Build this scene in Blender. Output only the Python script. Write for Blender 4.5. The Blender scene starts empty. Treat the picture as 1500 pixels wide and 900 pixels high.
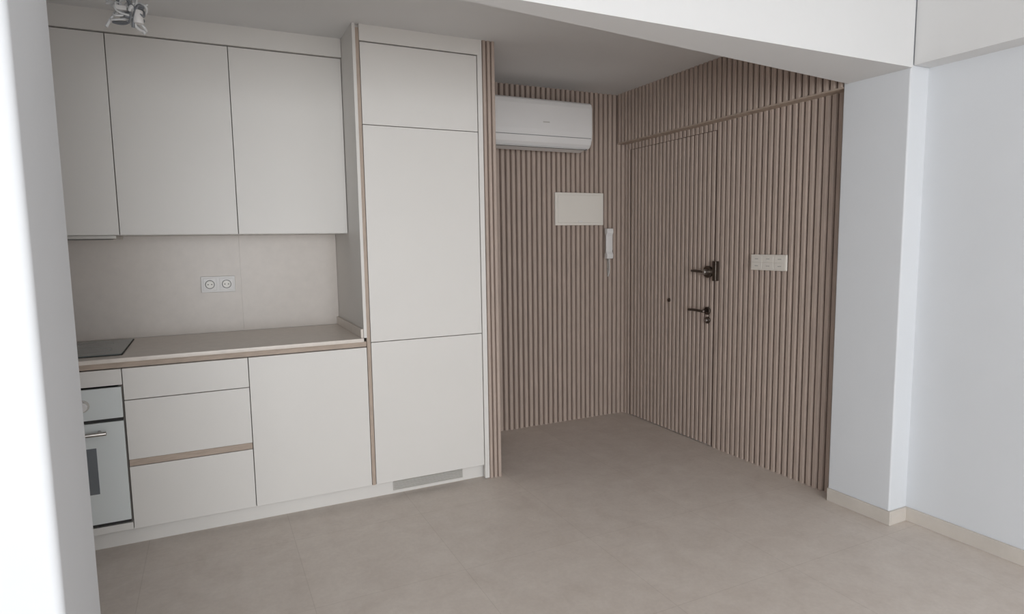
import bpy, bmesh, math, random
from mathutils import Vector, Matrix
random.seed(3)
S = bpy.context.scene
S.view_settings.view_transform = 'Standard'
S.view_settings.look = 'None'

def lin(c):
    c = c/255.0
    return c/12.92 if c <= .04045 else ((c+.055)/1.055)**2.4
def rgb(r, g, b): return (lin(r), lin(g), lin(b), 1)

# ---------------------------------------------------------------- materials
def mat(name, col, rough=.5, metal=0, var=0.0, scale=6, bump=0.0, bscale=80, coat=0, spec=.5, stretch=None):
    m = bpy.data.materials.new(name); m.use_nodes = True
    nt = m.node_tree; b = nt.nodes['Principled BSDF']
    b.inputs['Base Color'].default_value = col
    b.inputs['Roughness'].default_value = rough
    b.inputs['Metallic'].default_value = metal
    b.inputs['Specular IOR Level'].default_value = spec
    b.inputs['Coat Weight'].default_value = coat
    geo = nt.nodes.new('ShaderNodeNewGeometry')
    src = geo.outputs['Position']
    if stretch:
        mp = nt.nodes.new('ShaderNodeMapping'); mp.inputs['Scale'].default_value = stretch
        nt.links.new(src, mp.inputs['Vector']); src = mp.outputs['Vector']
    if var > 0:
        n = nt.nodes.new('ShaderNodeTexNoise'); n.inputs['Scale'].default_value = scale
        n.inputs['Detail'].default_value = 6; n.inputs['Roughness'].default_value = .6
        nt.links.new(src, n.inputs['Vector'])
        r = nt.nodes.new('ShaderNodeValToRGB')
        r.color_ramp.elements[0].position = .3; r.color_ramp.elements[1].position = .7
        r.color_ramp.elements[0].color = tuple(c*(1-var) for c in col[:3])+(1,)
        r.color_ramp.elements[1].color = tuple(min(1, c*(1+var)) for c in col[:3])+(1,)
        nt.links.new(n.outputs['Fac'], r.inputs['Fac'])
        nt.links.new(r.outputs['Color'], b.inputs['Base Color'])
    if bump > 0:
        n2 = nt.nodes.new('ShaderNodeTexNoise'); n2.inputs['Scale'].default_value = bscale
        n2.inputs['Detail'].default_value = 4
        nt.links.new(src, n2.inputs['Vector'])
        bp = nt.nodes.new('ShaderNodeBump'); bp.inputs['Strength'].default_value = bump
        bp.inputs['Distance'].default_value = .002
        nt.links.new(n2.outputs['Fac'], bp.inputs['Height'])
        nt.links.new(bp.outputs['Normal'], b.inputs['Normal'])
    return m

M_wall = mat('wall_paint', rgb(226, 228, 231), .85, var=.015, scale=2, bump=.15, bscale=60)
M_ceil = mat('ceiling_paint', rgb(228, 227, 226), .9, var=.015, scale=2, bump=.1)
M_cab = mat('cabinet_matt_lacquer', rgb(230, 226, 221), .42, var=.01, scale=3, bump=.05, bscale=300)
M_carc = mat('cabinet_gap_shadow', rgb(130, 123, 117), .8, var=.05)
M_wood = mat('oak_trim', rgb(184, 166, 151), .55, var=.12, scale=8, stretch=(2, 12, 12))
M_woodv = mat('oak_trim_vertical', rgb(184, 166, 151), .55, var=.12, scale=8, stretch=(12, 12, 2))
M_slat = mat('slat_wood', rgb(186, 168, 156), .6, var=.10, scale=6, stretch=(9, 9, 1.2), bump=.15, bscale=60)
M_groove = mat('slat_groove', rgb(114, 97, 88), .75, var=.10, scale=6, stretch=(9, 9, 1.2))
M_counter = mat('countertop_quartz', rgb(228, 218, 208), .3, var=.05, scale=25)
M_splash = mat('backsplash_quartz', rgb(219, 210, 202), .35, var=.03, scale=20)
M_base = mat('baseboard_tile', rgb(212, 204, 195), .5, var=.05, scale=8)
M_white = mat('white_plastic', rgb(234, 231, 229), .35, var=.01)
M_cream = mat('cream_plastic', rgb(238, 232, 223), .4, var=.01)
M_grey = mat('grey_plastic', rgb(120, 118, 116), .5, var=.03)
M_lgrey = mat('light_grey_plastic', rgb(190, 186, 180), .5, var=.03)
M_dark = mat('dark_recess', rgb(40, 38, 37), .6, var=.05)
M_steel = mat('brushed_steel', rgb(190, 186, 182), .32, 1, var=.05, scale=30)
M_brass = mat('dark_nickel', rgb(112, 104, 97), .35, 1, var=.1, scale=30)
M_ovglass = mat('oven_white_glass', rgb(228, 232, 231), .08, var=.01, coat=.5)
M_ovwin = mat('oven_window_glass', rgb(118, 122, 126), .06, var=.03, coat=.5)
M_hob = mat('hob_glass', rgb(128, 133, 131), .16, var=.02, spec=.4)  # black glass; its bright reflection is painted into the grey base colour
M_alu = mat('grille_aluminium', rgb(200, 196, 190), .4, .2, var=.03)
M_wire = mat('cable_white', rgb(225, 225, 225), .35, var=.02)
M_wireg = mat('cable_grey', rgb(130, 132, 136), .35, var=.03)
M_frame = mat('window_frame_white', rgb(235, 235, 235), .4, var=.01)

# floor: big stone-look porcelain tiles
def floor_mat():
    m = bpy.data.materials.new('porcelain_floor_tile'); m.use_nodes = True
    nt = m.node_tree; b = nt.nodes['Principled BSDF']; L = nt.links.new
    geo = nt.nodes.new('ShaderNodeNewGeometry')
    br = nt.nodes.new('ShaderNodeTexBrick')
    br.offset = 0.0; br.inputs['Scale'].default_value = 1.0
    br.inputs['Brick Width'].default_value = .6; br.inputs['Row Height'].default_value = .6
    br.inputs['Mortar Size'].default_value = .0018; br.inputs['Mortar Smooth'].default_value = .3
    br.inputs['Color1'].default_value = (1, 1, 1, 1); br.inputs['Color2'].default_value = (.98, .98, .98, 1)
    br.inputs['Mortar'].default_value = (.88, .87, .86, 1)
    mp = nt.nodes.new('ShaderNodeMapping'); mp.inputs['Location'].default_value = (.32, .1, 0)
    L(geo.outputs['Position'], mp.inputs['Vector']); L(mp.outputs['Vector'], br.inputs['Vector'])
    n = nt.nodes.new('ShaderNodeTexNoise'); n.inputs['Scale'].default_value = 6
    n.inputs['Detail'].default_value = 10; n.inputs['Roughness'].default_value = .76
    n.inputs['Distortion'].default_value = .3
    L(geo.outputs['Position'], n.inputs['Vector'])
    r = nt.nodes.new('ShaderNodeValToRGB')
    e = r.color_ramp.elements
    e[0].position = .32; e[0].color = rgb(211, 199, 189)
    e[1].position = .68; e[1].color = rgb(226, 216, 207)
    L(n.outputs['Fac'], r.inputs['Fac'])
    n2 = nt.nodes.new('ShaderNodeTexNoise'); n2.inputs['Scale'].default_value = 60
    n2.inputs['Detail'].default_value = 3
    L(geo.outputs['Position'], n2.inputs['Vector'])
    mr = nt.nodes.new('ShaderNodeMapRange'); mr.inputs['To Min'].default_value = .93; mr.inputs['To Max'].default_value = 1.06
    L(n2.outputs['Fac'], mr.inputs['Value'])
    mx = nt.nodes.new('ShaderNodeMix'); mx.data_type = 'RGBA'; mx.blend_type = 'MULTIPLY'
    mx.inputs['Factor'].default_value = 1
    L(r.outputs['Color'], mx.inputs['A']); L(br.outputs['Color'], mx.inputs['B'])
    mx2 = nt.nodes.new('ShaderNodeVectorMath'); mx2.operation = 'SCALE'
    L(mx.outputs['Result'], mx2.inputs[0]); L(mr.outputs['Result'], mx2.inputs['Scale'])
    L(mx2.outputs['Vector'], b.inputs['Base Color'])
    b.inputs['Roughness'].default_value = .48
    b.inputs['Specular IOR Level'].default_value = .4
    return m
M_floor = floor_mat()

# ---------------------------------------------------------------- helpers
def link(o, parent=None):
    S.collection.objects.link(o)
    if parent: o.parent = parent
    return o
def empty(name, loc=(0, 0, 0)):
    e = bpy.data.objects.new(name, None); e.empty_display_size = .1
    return link(e)
def from_bm(name, bm, mats, parent=None, smooth=False):
    me = bpy.data.meshes.new(name)
    bmesh.ops.recalc_face_normals(bm, faces=bm.faces)
    bm.to_mesh(me); bm.free()
    for m in (mats if isinstance(mats, (list, tuple)) else [mats]): me.materials.append(m)
    if smooth:
        for p in me.polygons: p.use_smooth = True
    return link(bpy.data.objects.new(name, me), parent)
def add_box(bm, x0, x1, y0, y1, z0, z1, mi=0):
    vs = [bm.verts.new((x, y, z)) for x in (x0, x1) for y in (y0, y1) for z in (z0, z1)]
    for q in ((0, 1, 3, 2), (4, 6, 7, 5), (0, 4, 5, 1), (2, 3, 7, 6), (0, 2, 6, 4), (1, 5, 7, 3)):
        f = bm.faces.new([vs[i] for i in q]); f.material_index = mi
def box(name, x0, x1, y0, y1, z0, z1, m, parent=None, bevel=0, seg=2):
    bm = bmesh.new(); add_box(bm, x0, x1, y0, y1, z0, z1)
    if bevel:
        bmesh.ops.bevel(bm, geom=bm.edges[:], offset=bevel, segments=seg, affect='EDGES', profile=.5)
    o = from_bm(name, bm, m, parent)
    if bevel:
        for p in o.data.polygons: p.use_smooth = True
        wn = o.modifiers.new('wn', 'WEIGHTED_NORMAL'); wn.keep_sharp = True
    return o
def cyl(name, c, axis, r, l, m, parent=None, seg=32, r2=None, bevel=0):
    bm = bmesh.new()
    bmesh.ops.create_cone(bm, cap_ends=True, segments=seg, radius1=r, radius2=r if r2 is None else r2, depth=l)
    if bevel:
        es = [e for e in bm.edges if len(e.link_faces) == 2 and any(len(f.verts) > 4 for f in e.link_faces)]
        bmesh.ops.bevel(bm, geom=es, offset=bevel, segments=2, affect='EDGES', profile=.5)
    rot = {'X': Matrix.Rotation(math.pi/2, 4, 'Y'), 'Y': Matrix.Rotation(math.pi/2, 4, 'X'), 'Z': Matrix.Identity(4)}[axis]
    bmesh.ops.transform(bm, matrix=Matrix.Translation(c) @ rot, verts=bm.verts)
    o = from_bm(name, bm, m, parent)
    for p in o.data.polygons: p.use_smooth = len(p.vertices) == 4
    return o
def tube(name, pts, r, m, parent=None, cyclic=False):
    cu = bpy.data.curves.new(name, 'CURVE'); cu.dimensions = '3D'
    sp = cu.splines.new('NURBS'); sp.points.add(len(pts)-1)
    for p, q in zip(sp.points, pts): p.co = (*q, 1)
    sp.use_endpoint_u = True; sp.order_u = 3; sp.use_cyclic_u = cyclic
    cu.bevel_depth = r; cu.bevel_resolution = 4; cu.use_fill_caps = True
    cu.materials.append(m)
    o = bpy.data.objects.new(name, cu)
    link(o, parent); return o
def extrude_profile(name, prof, axis, a0, a1, m, parent=None, smooth_angle=None):
    """prof: list of (u,v); axis 'X': u=y v=z."""
    bm = bmesh.new()
    def P(u, v, a): return (a, u, v) if axis == 'X' else (u, a, v) if axis == 'Y' else (u, v, a)
    A = [bm.verts.new(P(u, v, a0)) for u, v in prof]; B = [bm.verts.new(P(u, v, a1)) for u, v in prof]
    n = len(prof)
    bm.faces.new(A); bm.faces.new(B[::-1])
    for i in range(n): bm.faces.new((A[i], A[(i+1) % n], B[(i+1) % n], B[i]))
    return from_bm(name, bm, m, parent)

PITCH = .040
def slats(name, o, u, n, length, z0, z1, parent=None, pitch=PITCH, depth=.014, bw=.028, fw=.021, back=.004):
    """o = origin on the back plane, u = running dir, n = outward normal (unit axis vectors)."""
    bm = bmesh.new(); o = Vector(o); u = Vector(u); n = Vector(n)
    def quadprism(pts, mi):
        A = [bm.verts.new((*(o+u*a+n*b)[:2], z0)) for a, b in pts]
        B = [bm.verts.new((*(o+u*a+n*b)[:2], z1)) for a, b in pts]
        k = len(pts)
        f = bm.faces.new(A); f.material_index = mi
        f = bm.faces.new(B[::-1]); f.material_index = mi
        for i in range(k):
            f = bm.faces.new((A[i], A[(i+1) % k], B[(i+1) % k], B[i])); f.material_index = mi
    quadprism([(0, 0), (0, back), (length, back), (length, 0)], 1)
    cnt = max(1, int(round(length/pitch))); p = length/cnt
    for i in range(cnt):
        c = (i+.5)*p
        hb, hf = bw/2, fw/2
        quadprism([(c-hb, back), (c-hb, back+.004), (c-hf-.001, back+depth-.002), (c-hf+.002, back+depth),
                   (c+hf-.002, back+depth), (c+hf+.001, back+depth-.002), (c+hb, back+.004), (c+hb, back)], 0)
    return from_bm(name, bm, [M_slat, M_groove], parent)

# ---------------------------------------------------------------- room dimensions
ZC = 2.413            # ceiling
YB = 3.96             # far wall
XW = 2.915            # right wall
XP = 2.792            # pillar / soffit face
ZS = 2.061            # soffit underside
FY = 3.172            # cabinet front plane
YN = -4.0             # window wall

box('floor', -2.6, 3.1, YN-.1, 4.1, -.1, 0, M_floor)
box('ceiling', -2.6, 3.1, YN-.1, 4.1, ZC, ZC+.1, M_ceil)
box('wall_back', -1.15, 3.1, YB, YB+.12, 0, ZC, M_wall)
box('wall_left', -1.12, -1.0, 1.83, YB, 0, ZC, M_wall)
box('wall_partition', -2.5, -.300, 1.45, 1.83, 0, ZC, M_wall, bevel=.018, seg=4)
box('wall_left_near', -2.6, -2.5, YN, 1.83, 0, ZC, M_wall)
box('wall_right', XW, XW+.12, YN, 1.762, 0, ZC, M_wall)
box('wall_pillar', XP, XW+.12, 1.762, 2.085, 0, ZC, M_wall, bevel=.008)
box('wall_entrance', 2.878, XW+.12, 2.085, YB, 0, ZC, M_wall)

# window wall behind the viewer
wx0, wx1, wz0, wz1 = -2.3, 1.5, .2, 2.25
bm = bmesh.new()
add_box(bm, -2.6, wx0, YN-.1, YN, 0, ZC); add_box(bm, wx1, 3.04, YN-.1, YN, 0, ZC)
add_box(bm, wx0, wx1, YN-.1, YN, 0, wz0); add_box(bm, wx0, wx1, YN-.1, YN, wz1, ZC)
from_bm('wall_window', bm, M_wall)
bm = bmesh.new()
for a in (wx0, wx0+1.25, wx0+2.5, wx1-.06): add_box(bm, a, a+.06, YN-.09, YN-.04, wz0, wz1)
add_box(bm, wx0, wx1, YN-.09, YN-.04, wz0, wz0+.06); add_box(bm, wx0, wx1, YN-.09, YN-.04, wz1-.06, wz1)
from_bm('window_1', bm, M_frame)

# cross beam (slightly skewed far side) and lengthwise beam
bm = bmesh.new()
z0, z1 = 2.070, ZC
P = [(-.299, 1.756), (XP-.001, 1.756), (XP-.001, 2.062), (.775, 1.83), (-.299, 1.83)]
A = [bm.verts.new((x, y, z0)) for x, y in P]; B = [bm.verts.new((x, y, z1)) for x, y in P]
bm.faces.new(A); bm.faces.new(B[::-1])
for i in range(5): bm.faces.new((A[i], A[(i+1) % 5], B[(i+1) % 5], B[i]))
from_bm('ceiling_beam', bm, M_ceil)
box('ceiling_beam_side', 2.800, XW-.0005, YN+.001, 1.7555, 2.080, ZC, M_ceil)

# slatted walls
slats('wall_slats_back', (1.47, YB, 0), (1, 0, 0), (0, -1, 0), 2.8775-1.47, 0, ZC)
slats('wall_slats_door_side', (2.878, 2.086, 0), (0, 1, 0), (-1, 0, 0), 2.988-2.086, 0, ZS-.008)
slats('wall_slats_over_door', (2.878, 2.988, 0), (0, 1, 0), (-1, 0, 0), 3.94-2.988, 2.010, ZS-.008)
slats('wall_slats_hinge_side', (2.878, 3.87, 0), (0, 1, 0), (-1, 0, 0), .0715, 0, 2.010)
sof = empty('soffit_slatted')
box('soffit_body', 2.812, 2.877, 2.086, 3.94, ZS, ZC, M_groove, sof)
slats('soffit_slats', (2.812, 2.086, 0), (0, 1, 0), (-1, 0, 0), 3.94-2.086, ZS, ZC, sof)
box('soffit_underside', 2.792, 2.877, 2.086, 3.94, ZS-.008, ZS, M_wood, sof)

# door in slats, flush with the wall
door = empty('door_1')
dy0, dy1, dz1 = 2.992, 3.865, 2.006
box('door_slab', 2.8745, 2.8775, dy0, dy1, .006, dz1, M_groove, door)
slats('door_slats', (2.8743, dy0+.001, 0), (0, 1, 0), (-1, 0, 0), dy1-dy0-.002, .006, dz1, door, depth=.0115, back=.002)
bm = bmesh.new()
add_box(bm, 2.866, 2.8775, 2.9883, 2.9917, 0, 2.0098); add_box(bm, 2.866, 2.8775, 3.8653, 3.8697, 0, 2.0098)
add_box(bm, 2.866, 2.8775, 2.9917, 3.8653, 2.0063, 2.0098)
from_bm('door_frame_reveal', bm, M_groove, door)
# lower lever handle
hx = 2.8605
cyl('handle_rosette', (hx-.006, 3.035, .885), 'X', .026, .012, M_brass, door, bevel=.003)
cyl('handle_neck', (hx-.03, 3.035, .885), 'X', .009, .045, M_brass, door)
tube('handle_lever', [(hx-.052, 3.028, .885), (hx-.054, 3.07, .887), (hx-.052, 3.12, .888), (hx-.046, 3.165, .884)], .0085, M_brass, door)
cyl('key_rosette', (hx-.006, 3.032, .825), 'X', .022, .012, M_brass, door, bevel=.003)
cyl('key_cylinder', (hx-.016, 3.032, .825), 'X', .009, .012, M_steel, door)
# upper security lock
cyl('lock_rosette', (hx-.01, 3.03, 1.135), 'X', .038, .02, M_brass, door, bevel=.004)
cyl('lock_knob', (hx-.035, 3.03, 1.135), 'X', .018, .04, M_steel, door, bevel=.004)
tube('lock_lever', [(hx-.05, 3.03, 1.135), (hx-.052, 3.08, 1.14), (hx-.05, 3.135, 1.14)], .008, M_brass, door)
box('lock_strike', hx-.03, hx-.0005, 2.945, 2.975, 1.08, 1.205, M_brass, door, bevel=.004)
box('lock_bolt', hx-.022, hx-.006, 2.965, 3.03, 1.125, 1.15, M_brass, door, bevel=.003)
cyl('peephole', (hx-.003, 3.41, .925), 'X', .014, .008, M_brass, door, bevel=.002)

# baseboards
box('baseboard_pillar', XP-.012, XP-.0005, 1.750, 2.08, 0, .066, M_base, bevel=.002)
box('baseboard_pillar_side', XP-.0005, XW-.012, 1.750, 1.7615, 0, .066, M_base, bevel=.002)
box('baseboard_right', XW-.012, XW-.0005, YN+.01, 1.7615, 0, .066, M_base, bevel=.002)

# ---------------------------------------------------------------- kitchen
def front(name, x0, x1, z0, z1, parent, y=FY, g=.0016):
    return box(name, x0+g, x1-g, y, y+.019, z0+g, z1-g, M_cab, parent, bevel=.0012, seg=1)
ZB = .082; ZD = .818
# oven column
xo0, x0, x1, x2 = -.965, -.372, .140, .704
c = empty('oven_base_cabinet')
box('carcass', xo0, x0-.001, FY+.03, 3.82, .08, .1, M_carc, c)
box('side', xo0, xo0+.016, FY+.022, 3.82, .1, ZD, M_cab, c)
box('side_2', x0-.018, x0-.002, FY+.022, 3.82, .1, ZD, M_carc, c)
front('front_top', xo0, x0, .745, ZD, c)
front('front_bottom', xo0, x0, ZB, .118, c)
c = empty('drawer_base_cabinet')
box('carcass', x0, x1-.001, FY+.0205, 3.82, .08, ZD, M_carc, c)
front('drawer_front_1', x0, x1, .674, ZD, c)
front('drawer_front_2', x0, x1, .402, .674, c)
front('drawer_front_3', x0, x1, ZB, .372, c)
box('grip_rail', x0+.002, x1-.002, FY+.006, FY+.02, .3725, .4015, M_wood, c)
c = empty('door_base_cabinet')
box('carcass', x1, x2, FY+.0205, 3.82, .08, ZD, M_carc, c)
front('cabinet_door', x1, x2, ZB, ZD, c)
box('trim_plinth', xo0, 1.374, FY+.045, FY+.06, 0, .079, M_cab)
box('trim_grip_rail', xo0, x2, FY+.012, FY+.028, ZD+.002, .846, M_wood)
# worktop
box('countertop', xo0, .6885, FY-.012, 3.829, .8465, .866, M_counter, bevel=.0015, seg=1)
box('countertop_upstand', .676, .6885, FY+.0, 3.829, .8665, .912, M_counter)
bs = empty('backsplash')
box('panel_1', -.995, .1585, 3.83, 3.8595, .8665, 1.42, M_splash, bs)
box('panel_2', .1590, .6885, 3.83, 3.8595, .8665, 1.42, M_splash, bs)
box('support', -.995, .6885, 3.860, 3.9595, .0, 2.3, M_wall, bs)

# hob
h = empty('cooktop')
box('hob_trim', -.953, -.372, FY+.072, FY+.588, .8665, .8690, M_dark, h)
box('hob_glass', -.950, -.375, FY+.075, FY+.585, .8692, .8735, M_hob, h, bevel=.0015)
bm = bmesh.new()
def ring(bm, cx, cy, z, r, w, seg=48):
    A = [bm.verts.new((cx+r*math.cos(t), cy+r*math.sin(t), z)) for t in [2*math.pi*i/seg for i in range(seg)]]
    B = [bm.verts.new((cx+(r-w)*math.cos(t), cy+(r-w)*math.sin(t), z)) for t in [2*math.pi*i/seg for i in range(seg)]]
    for i in range(seg): bm.faces.new((A[i], A[(i+1) % seg], B[(i+1) % seg], B[i]))
for cx, cy, r in ((-.52, 3.39, .09), (-.52, 3.62, .075), (-.79, 3.40, .075), (-.79, 3.62, .10)):
    ring(bm, cx, cy, .8739, r, .003)
from_bm('cooking_zones', bm, M_wall, h)

# oven
ov = empty('oven')
a0, a1 = xo0+.018, x0-.006
yf = FY-.006
box('oven_body', a0+.004, a1-.016, FY+.022, 3.72, .13, .735, M_dark, ov)
box('control_panel', a0, a1, yf, FY+.018, .602, .738, M_ovglass, ov, bevel=.002)
box('door_gap', a0+.003, a1-.003, FY+.004, FY+.019, .588, .6015, M_dark, ov)
box('oven_door', a0, a1, yf, FY+.018, .134, .587, M_ovglass, ov, bevel=.002)
box('bottom_vent', a0+.003, a1-.003, FY+.002, FY+.019, .121, .1335, M_dark, ov)
box('oven_window', a0+.09, -.487, yf-.0015, yf-.0001, .272, .478, M_ovwin, ov)
cyl('handle_bar', ((a0+.05-.44)/2, yf-.04, .548), 'X', .009, -.44-a0-.05, M_steel, ov, bevel=.002)
for xx in (a0+.08, -.47): cyl('handle_post', (xx, yf-.021, .548), 'Y', .007, .04, M_steel, ov)
for xx in (-.525, -.80):
    cyl('knob', (xx, yf-.011, .668), 'Y', .021, .022, M_white, ov, bevel=.003)
    cyl('knob_ring', (xx, yf-.0015, .668), 'Y', .027, .003, M_alu, ov)
box('display', -.71, -.62, yf-.0012, yf-.0001, .65, .69, M_ovwin, ov)

# wall cabinets
UY = 3.453
zu0, zu1 = 1.402, 2.316
for i, (a, b) in enumerate(((-.880, -.367), (-.367, .144), (.144, .6885))):
    c = empty('wall_cabinet')
    box('carcass', a+.0005, b-.0005, UY+.0205, 3.829, zu0+.004, zu1, M_carc, c)
    box('bottom_panel', a+.0005, b-.0005, UY+.0205, 3.829, zu0, zu0+.0035, M_cab, c)
    front('cabinet_door', a, b, zu0, zu1, c, y=UY)
box('trim_filler_side', -.995, -.8815, UY+.004, 3.829, zu0, zu1, M_cab)
box('trim_cornice', -.995, .6885, UY-.014, 3.829, zu1+.003, ZC, M_cab)
hood = empty('range_hood')
box('hood_body', -.86, -.385, UY+.03, 3.75, zu0-.016, zu0-.0005, M_alu, hood, bevel=.002)
box('hood_filter', -.82, -.42, UY+.08, 3.68, zu0-.019, zu0-.0165, M_grey, hood)

# tall cabinet (fridge column)
t = empty('tall_cabinet')
tx0, tx1 = .7245, 1.345
box('carcass', .7055, 1.3735, FY+.0205, 3.9595, .08, 2.33, M_carc, t)
box('side_panel', .690, .7050, FY-.004, 3.9595, .8672, ZC, M_cab, t)
box('wood_grip_vertical', .7060, .7235, FY+.004, FY+.02, .082, 2.395, M_woodv, t)
front('door_bottom', tx0, tx1, ZB, .840, t)
front('door_middle', tx0, tx1, .840, 1.934, t)
front('door_top', tx0, tx1, 1.934, 2.330, t)
box('top_filler', .7055, 1.3735, FY+.0205, 3.9595, 2.332, ZC, M_cab, t)
box('top_filler_front', .7245, 1.3735, FY-.002, FY+.02, 2.335, ZC, M_cab, t)
box('right_filler', 1.3475, 1.3735, FY-.002, FY+.0195, .004, 2.3348, M_cab, t)
vent = empty('ventilation_grille')
box('grille_frame', .825, 1.225, FY+.038, FY+.0448, .018, .066, M_alu, vent)
for i in range(5):
    box('grille_blade', .83, 1.22, FY+.034, FY+.0378, .022+i*.0085, .0265+i*.0085, M_lgrey, vent)

# slatted end post beside the tall cabinet
fin = empty('wall_slatted_end')
box('post', 1.3745, 1.452-.018+.0, FY+.012, 3.9595, 0, ZC, M_groove, fin)
slats('slats_front', (1.3745, FY+.0118, 0), (1, 0, 0), (0, -1, 0), .0775, 0, ZC, fin, pitch=.026, bw=.020, fw=.014)
slats('slats_side', (1.4342, FY+.0125, 0), (0, 1, 0), (1, 0, 0), 3.94-FY-.0125, 0, ZC, fin)

# ---------------------------------------------------------------- small fixtures
# double power outlet on backsplash
po = empty('power_outlet')
box('plate', -.045, .127, 3.820, 3.8298, 1.090, 1.178, M_white, po, bevel=.003)
for cx in (-.001, .083):
    box('module', cx-.034, cx+.034, 3.8165, 3.8199, 1.100, 1.168, M_white, po, bevel=.002)
    bm = bmesh.new()
    seg = 40
    R1 = [bm.verts.new((cx+.024*math.cos(2*math.pi*i/seg), 3.8160, 1.134+.024*math.sin(2*math.pi*i/seg))) for i in range(seg)]
    R2 = [bm.verts.new((cx+.020*math.cos(2*math.pi*i/seg), 3.8160, 1.134+.020*math.sin(2*math.pi*i/seg))) for i in range(seg)]
    for i in range(seg): bm.faces.new((R1[i], R1[(i+1) % seg], R2[(i+1) % seg], R2[i]))
    from_bm('socket_rim', bm, M_grey, po)
    cyl('socket_well', (cx, 3.8162, 1.134), 'Y', .0195, .0006, M_alu, po)
    for s in (-1, 1): cyl('pin_hole', (cx+s*.009, 3.8156, 1.134), 'Y', .003, .0006, M_dark, po, seg=16)

# fuse box
fb = empty('electrical_panel')
yw = 3.9415
box('frame', 2.250, 2.660, yw-.020, yw-.0005, 1.455, 1.690, M_cream, fb, bevel=.004)
box('cover', 2.268, 2.642, yw-.026, yw-.0202, 1.473, 1.672, M_cream, fb, bevel=.003)
box('cover_latch', 2.440, 2.470, yw-.029, yw-.0262, 1.478, 1.486, M_white, fb)
# intercom
ic = empty('intercom_handset')
box('base', 2.690, 2.745, yw-.022, yw-.0005, 1.225, 1.415, M_white, ic, bevel=.006)
prof = [(yw-.024, 1.205), (yw-.058, 1.207), (yw-.062, 1.235), (yw-.050, 1.26), (yw-.047, 1.31), (yw-.050, 1.375),
        (yw-.062, 1.40), (yw-.060, 1.43), (yw-.024, 1.432), (yw-.023, 1.40), (yw-.032, 1.375), (yw-.032, 1.26), (yw-.023, 1.238)]
o = extrude_profile('handset', prof, 'X', 2.668, 2.722, M_white, ic)
bv = o.modifiers.new('b', 'BEVEL'); bv.width = .005; bv.segments = 3
box('button', 2.728, 2.740, yw-.026, yw-.0222, 1.25, 1.27, M_grey, ic)
pts = []
for i in range(90):
    tt = i/89.; ang = i*1.15
    pts.append((2.705+.006*math.cos(ang), yw-.014+.006*math.sin(ang), 1.222-.15*tt))
tube('coiled_cord', pts, .0022, M_lgrey, ic)
tube('cord_return', [(2.705, yw-.03, 1.207), (2.712, yw-.03, 1.14), (2.708, yw-.018, 1.075), (2.703, yw-.014, 1.072)], .0025, M_wire, ic)

# switch/socket strip on the slatted wall right of the door
sw = empty('light_switch_panel')
sx = 2.860
box('plate', sx-.010, sx-.0003, 2.432, 2.684, 1.160, 1.250, M_cream, sw, bevel=.003)
for i in range(3):
    cy = 2.432+.045+i*.081
    for k in (-1, 1):
        box('rocker', sx-.0125, sx-.0102, cy-.0385, cy+.0385, 1.205+k*.0185-.0178, 1.205+k*.0185+.0178, M_cream, sw, bevel=.001)
    for k in (-1, 1):
        box('label_window', sx-.0133, sx-.0126, cy-.012, cy+.012, 1.205+k*.02-.002, 1.205+k*.02+.002, M_lgrey, sw)

# air conditioner
ac = empty('air_conditioner')
yb = 3.9415
yf2 = 3.735; zt = 2.285; zb = 1.985
prof = [(yb-.0005, zt), (yb-.0005, zb+.01), (yb-.05, zb-.005)] + [(yf2+.075, zb-.012)] + \
       [(yf2+.04, zb-.004), (yf2+.018, zb+.018), (yf2+.004, zb+.055), (yf2, zb+.10)] + \
       [(yf2+.002, zt-.04)] + [(yf2+.010, zt-.012), (yf2+.025, zt)]
o = extrude_profile('casing', prof, 'X', 1.62, 2.445, M_white, ac)
bv = o.modifiers.new('b', 'BEVEL'); bv.width = .008; bv.segments = 3; bv.limit_method = 'ANGLE'; bv.angle_limit = math.radians(50)
box('panel_seam', 1.632, 2.433, yf2+.0015, yf2+.006, zb+.058, zb+.0615, M_grey, ac)
bm = bmesh.new()
add_box(bm, 1.65, 2.415, yf2+.03, yf2+.12, zb-.0145, zb-.0095)
o = from_bm('outlet_slot', bm, M_dark, ac)
extrude_profile('louvre', [(yf2+.028, zb-.008), (yf2+.105, zb-.022), (yf2+.106, zb-.026), (yf2+.026, zb-.012)], 'X', 1.66, 2.405, M_white, ac)
box('badge', 2.055, 2.105, yf2-.0006, yf2+.0006, zb+.145, zb+.152, M_alu, ac)

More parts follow.
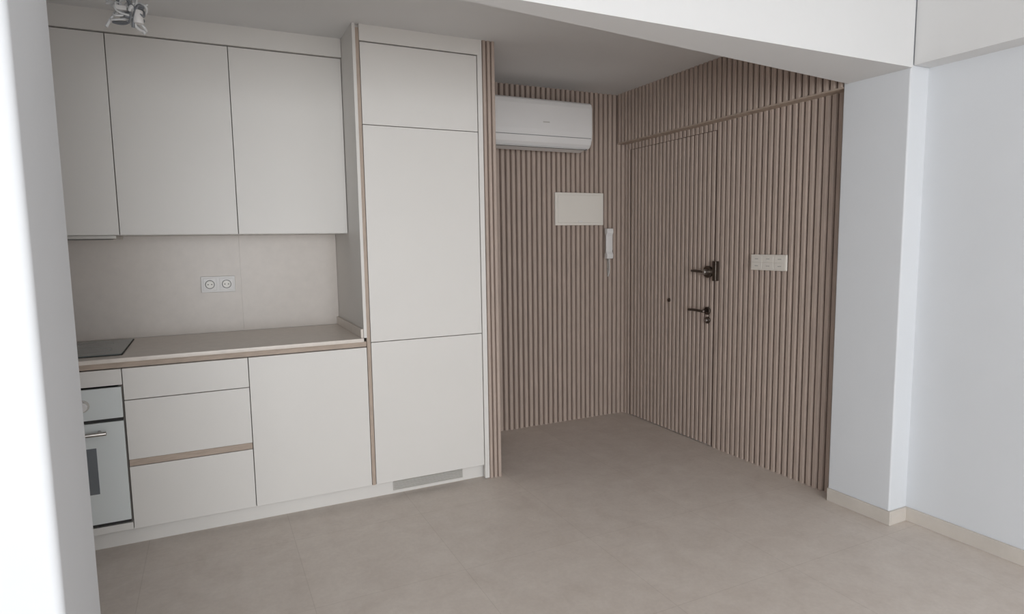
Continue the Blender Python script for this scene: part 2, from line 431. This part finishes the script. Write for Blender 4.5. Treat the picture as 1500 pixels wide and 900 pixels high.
# unfinished ceiling light: loose cables and lamp holder
lw = empty('ceiling_light_wires')
cx, cy, cz = -.19, 2.6, 2.13
cyl('ceiling_rose', (cx, cy, ZC-.012), 'Z', .035, .022, M_white, lw, bevel=.003)
for i in range(9):
    pts = [(cx+random.uniform(-.01, .01), cy+random.uniform(-.01, .01), ZC-.02)]
    for k in range(3): pts.append((cx+random.uniform(-.02, .02), cy+random.uniform(-.02, .02), ZC-.09-.06*k))
    for k in range(6):
        pts.append((cx+random.uniform(-.085, .065), cy+random.uniform(-.05, .05), cz+random.uniform(-.035, .07)))
    tube('cable', pts, .0036 if i % 2 else .005, M_wire if i % 3 else M_wireg, lw)
cyl('lamp_holder', (cx+.02, cy-.02, cz+.005), 'Z', .017, .045, M_white, lw, bevel=.004)
box('terminal_block', cx-.05, cx-.01, cy-.03, cy-.015, cz+.02, cz+.036, M_white, lw, bevel=.003)

# ---------------------------------------------------------------- light
w = bpy.data.worlds.new('world'); S.world = w; w.use_nodes = True
w.node_tree.nodes['Background'].inputs['Color'].default_value = (.75, .85, 1, 1)
w.node_tree.nodes['Background'].inputs['Strength'].default_value = 1.0
def area(name, loc, rot, sx, sy, power, col):
    l = bpy.data.lights.new(name, 'AREA'); l.shape = 'RECTANGLE'; l.size = sx; l.size_y = sy
    l.energy = power; l.color = col
    o = bpy.data.objects.new(name, l); o.location = loc; o.rotation_euler = rot
    return link(o)
area('window_daylight', ((wx0+wx1)/2, YN+.02, (wz0+wz1)/2), (math.radians(90), 0, 0), wx1-wx0-.1, wz1-wz0-.1, 172, (.955, .985, 1))

# ---------------------------------------------------------------- camera
tt, aa, rr = .450, .105, -.015
F = Vector((math.sin(tt)*math.cos(aa), math.cos(tt)*math.cos(aa), -math.sin(aa)))
R0 = Vector((math.cos(tt), -math.sin(tt), 0)); U0 = R0.cross(F)
R = math.cos(rr)*R0+math.sin(rr)*U0; U = -math.sin(rr)*R0+math.cos(rr)*U0
cam = bpy.data.cameras.new('camera'); co = link(bpy.data.objects.new('camera', cam))
Mx = Matrix((R, U, -F)).transposed().to_4x4(); Mx.translation = (0, 0, 1.347)
co.matrix_world = Mx
cam.sensor_width = 36; cam.lens = 915.2/1500*36; cam.clip_start = .02
S.camera = co
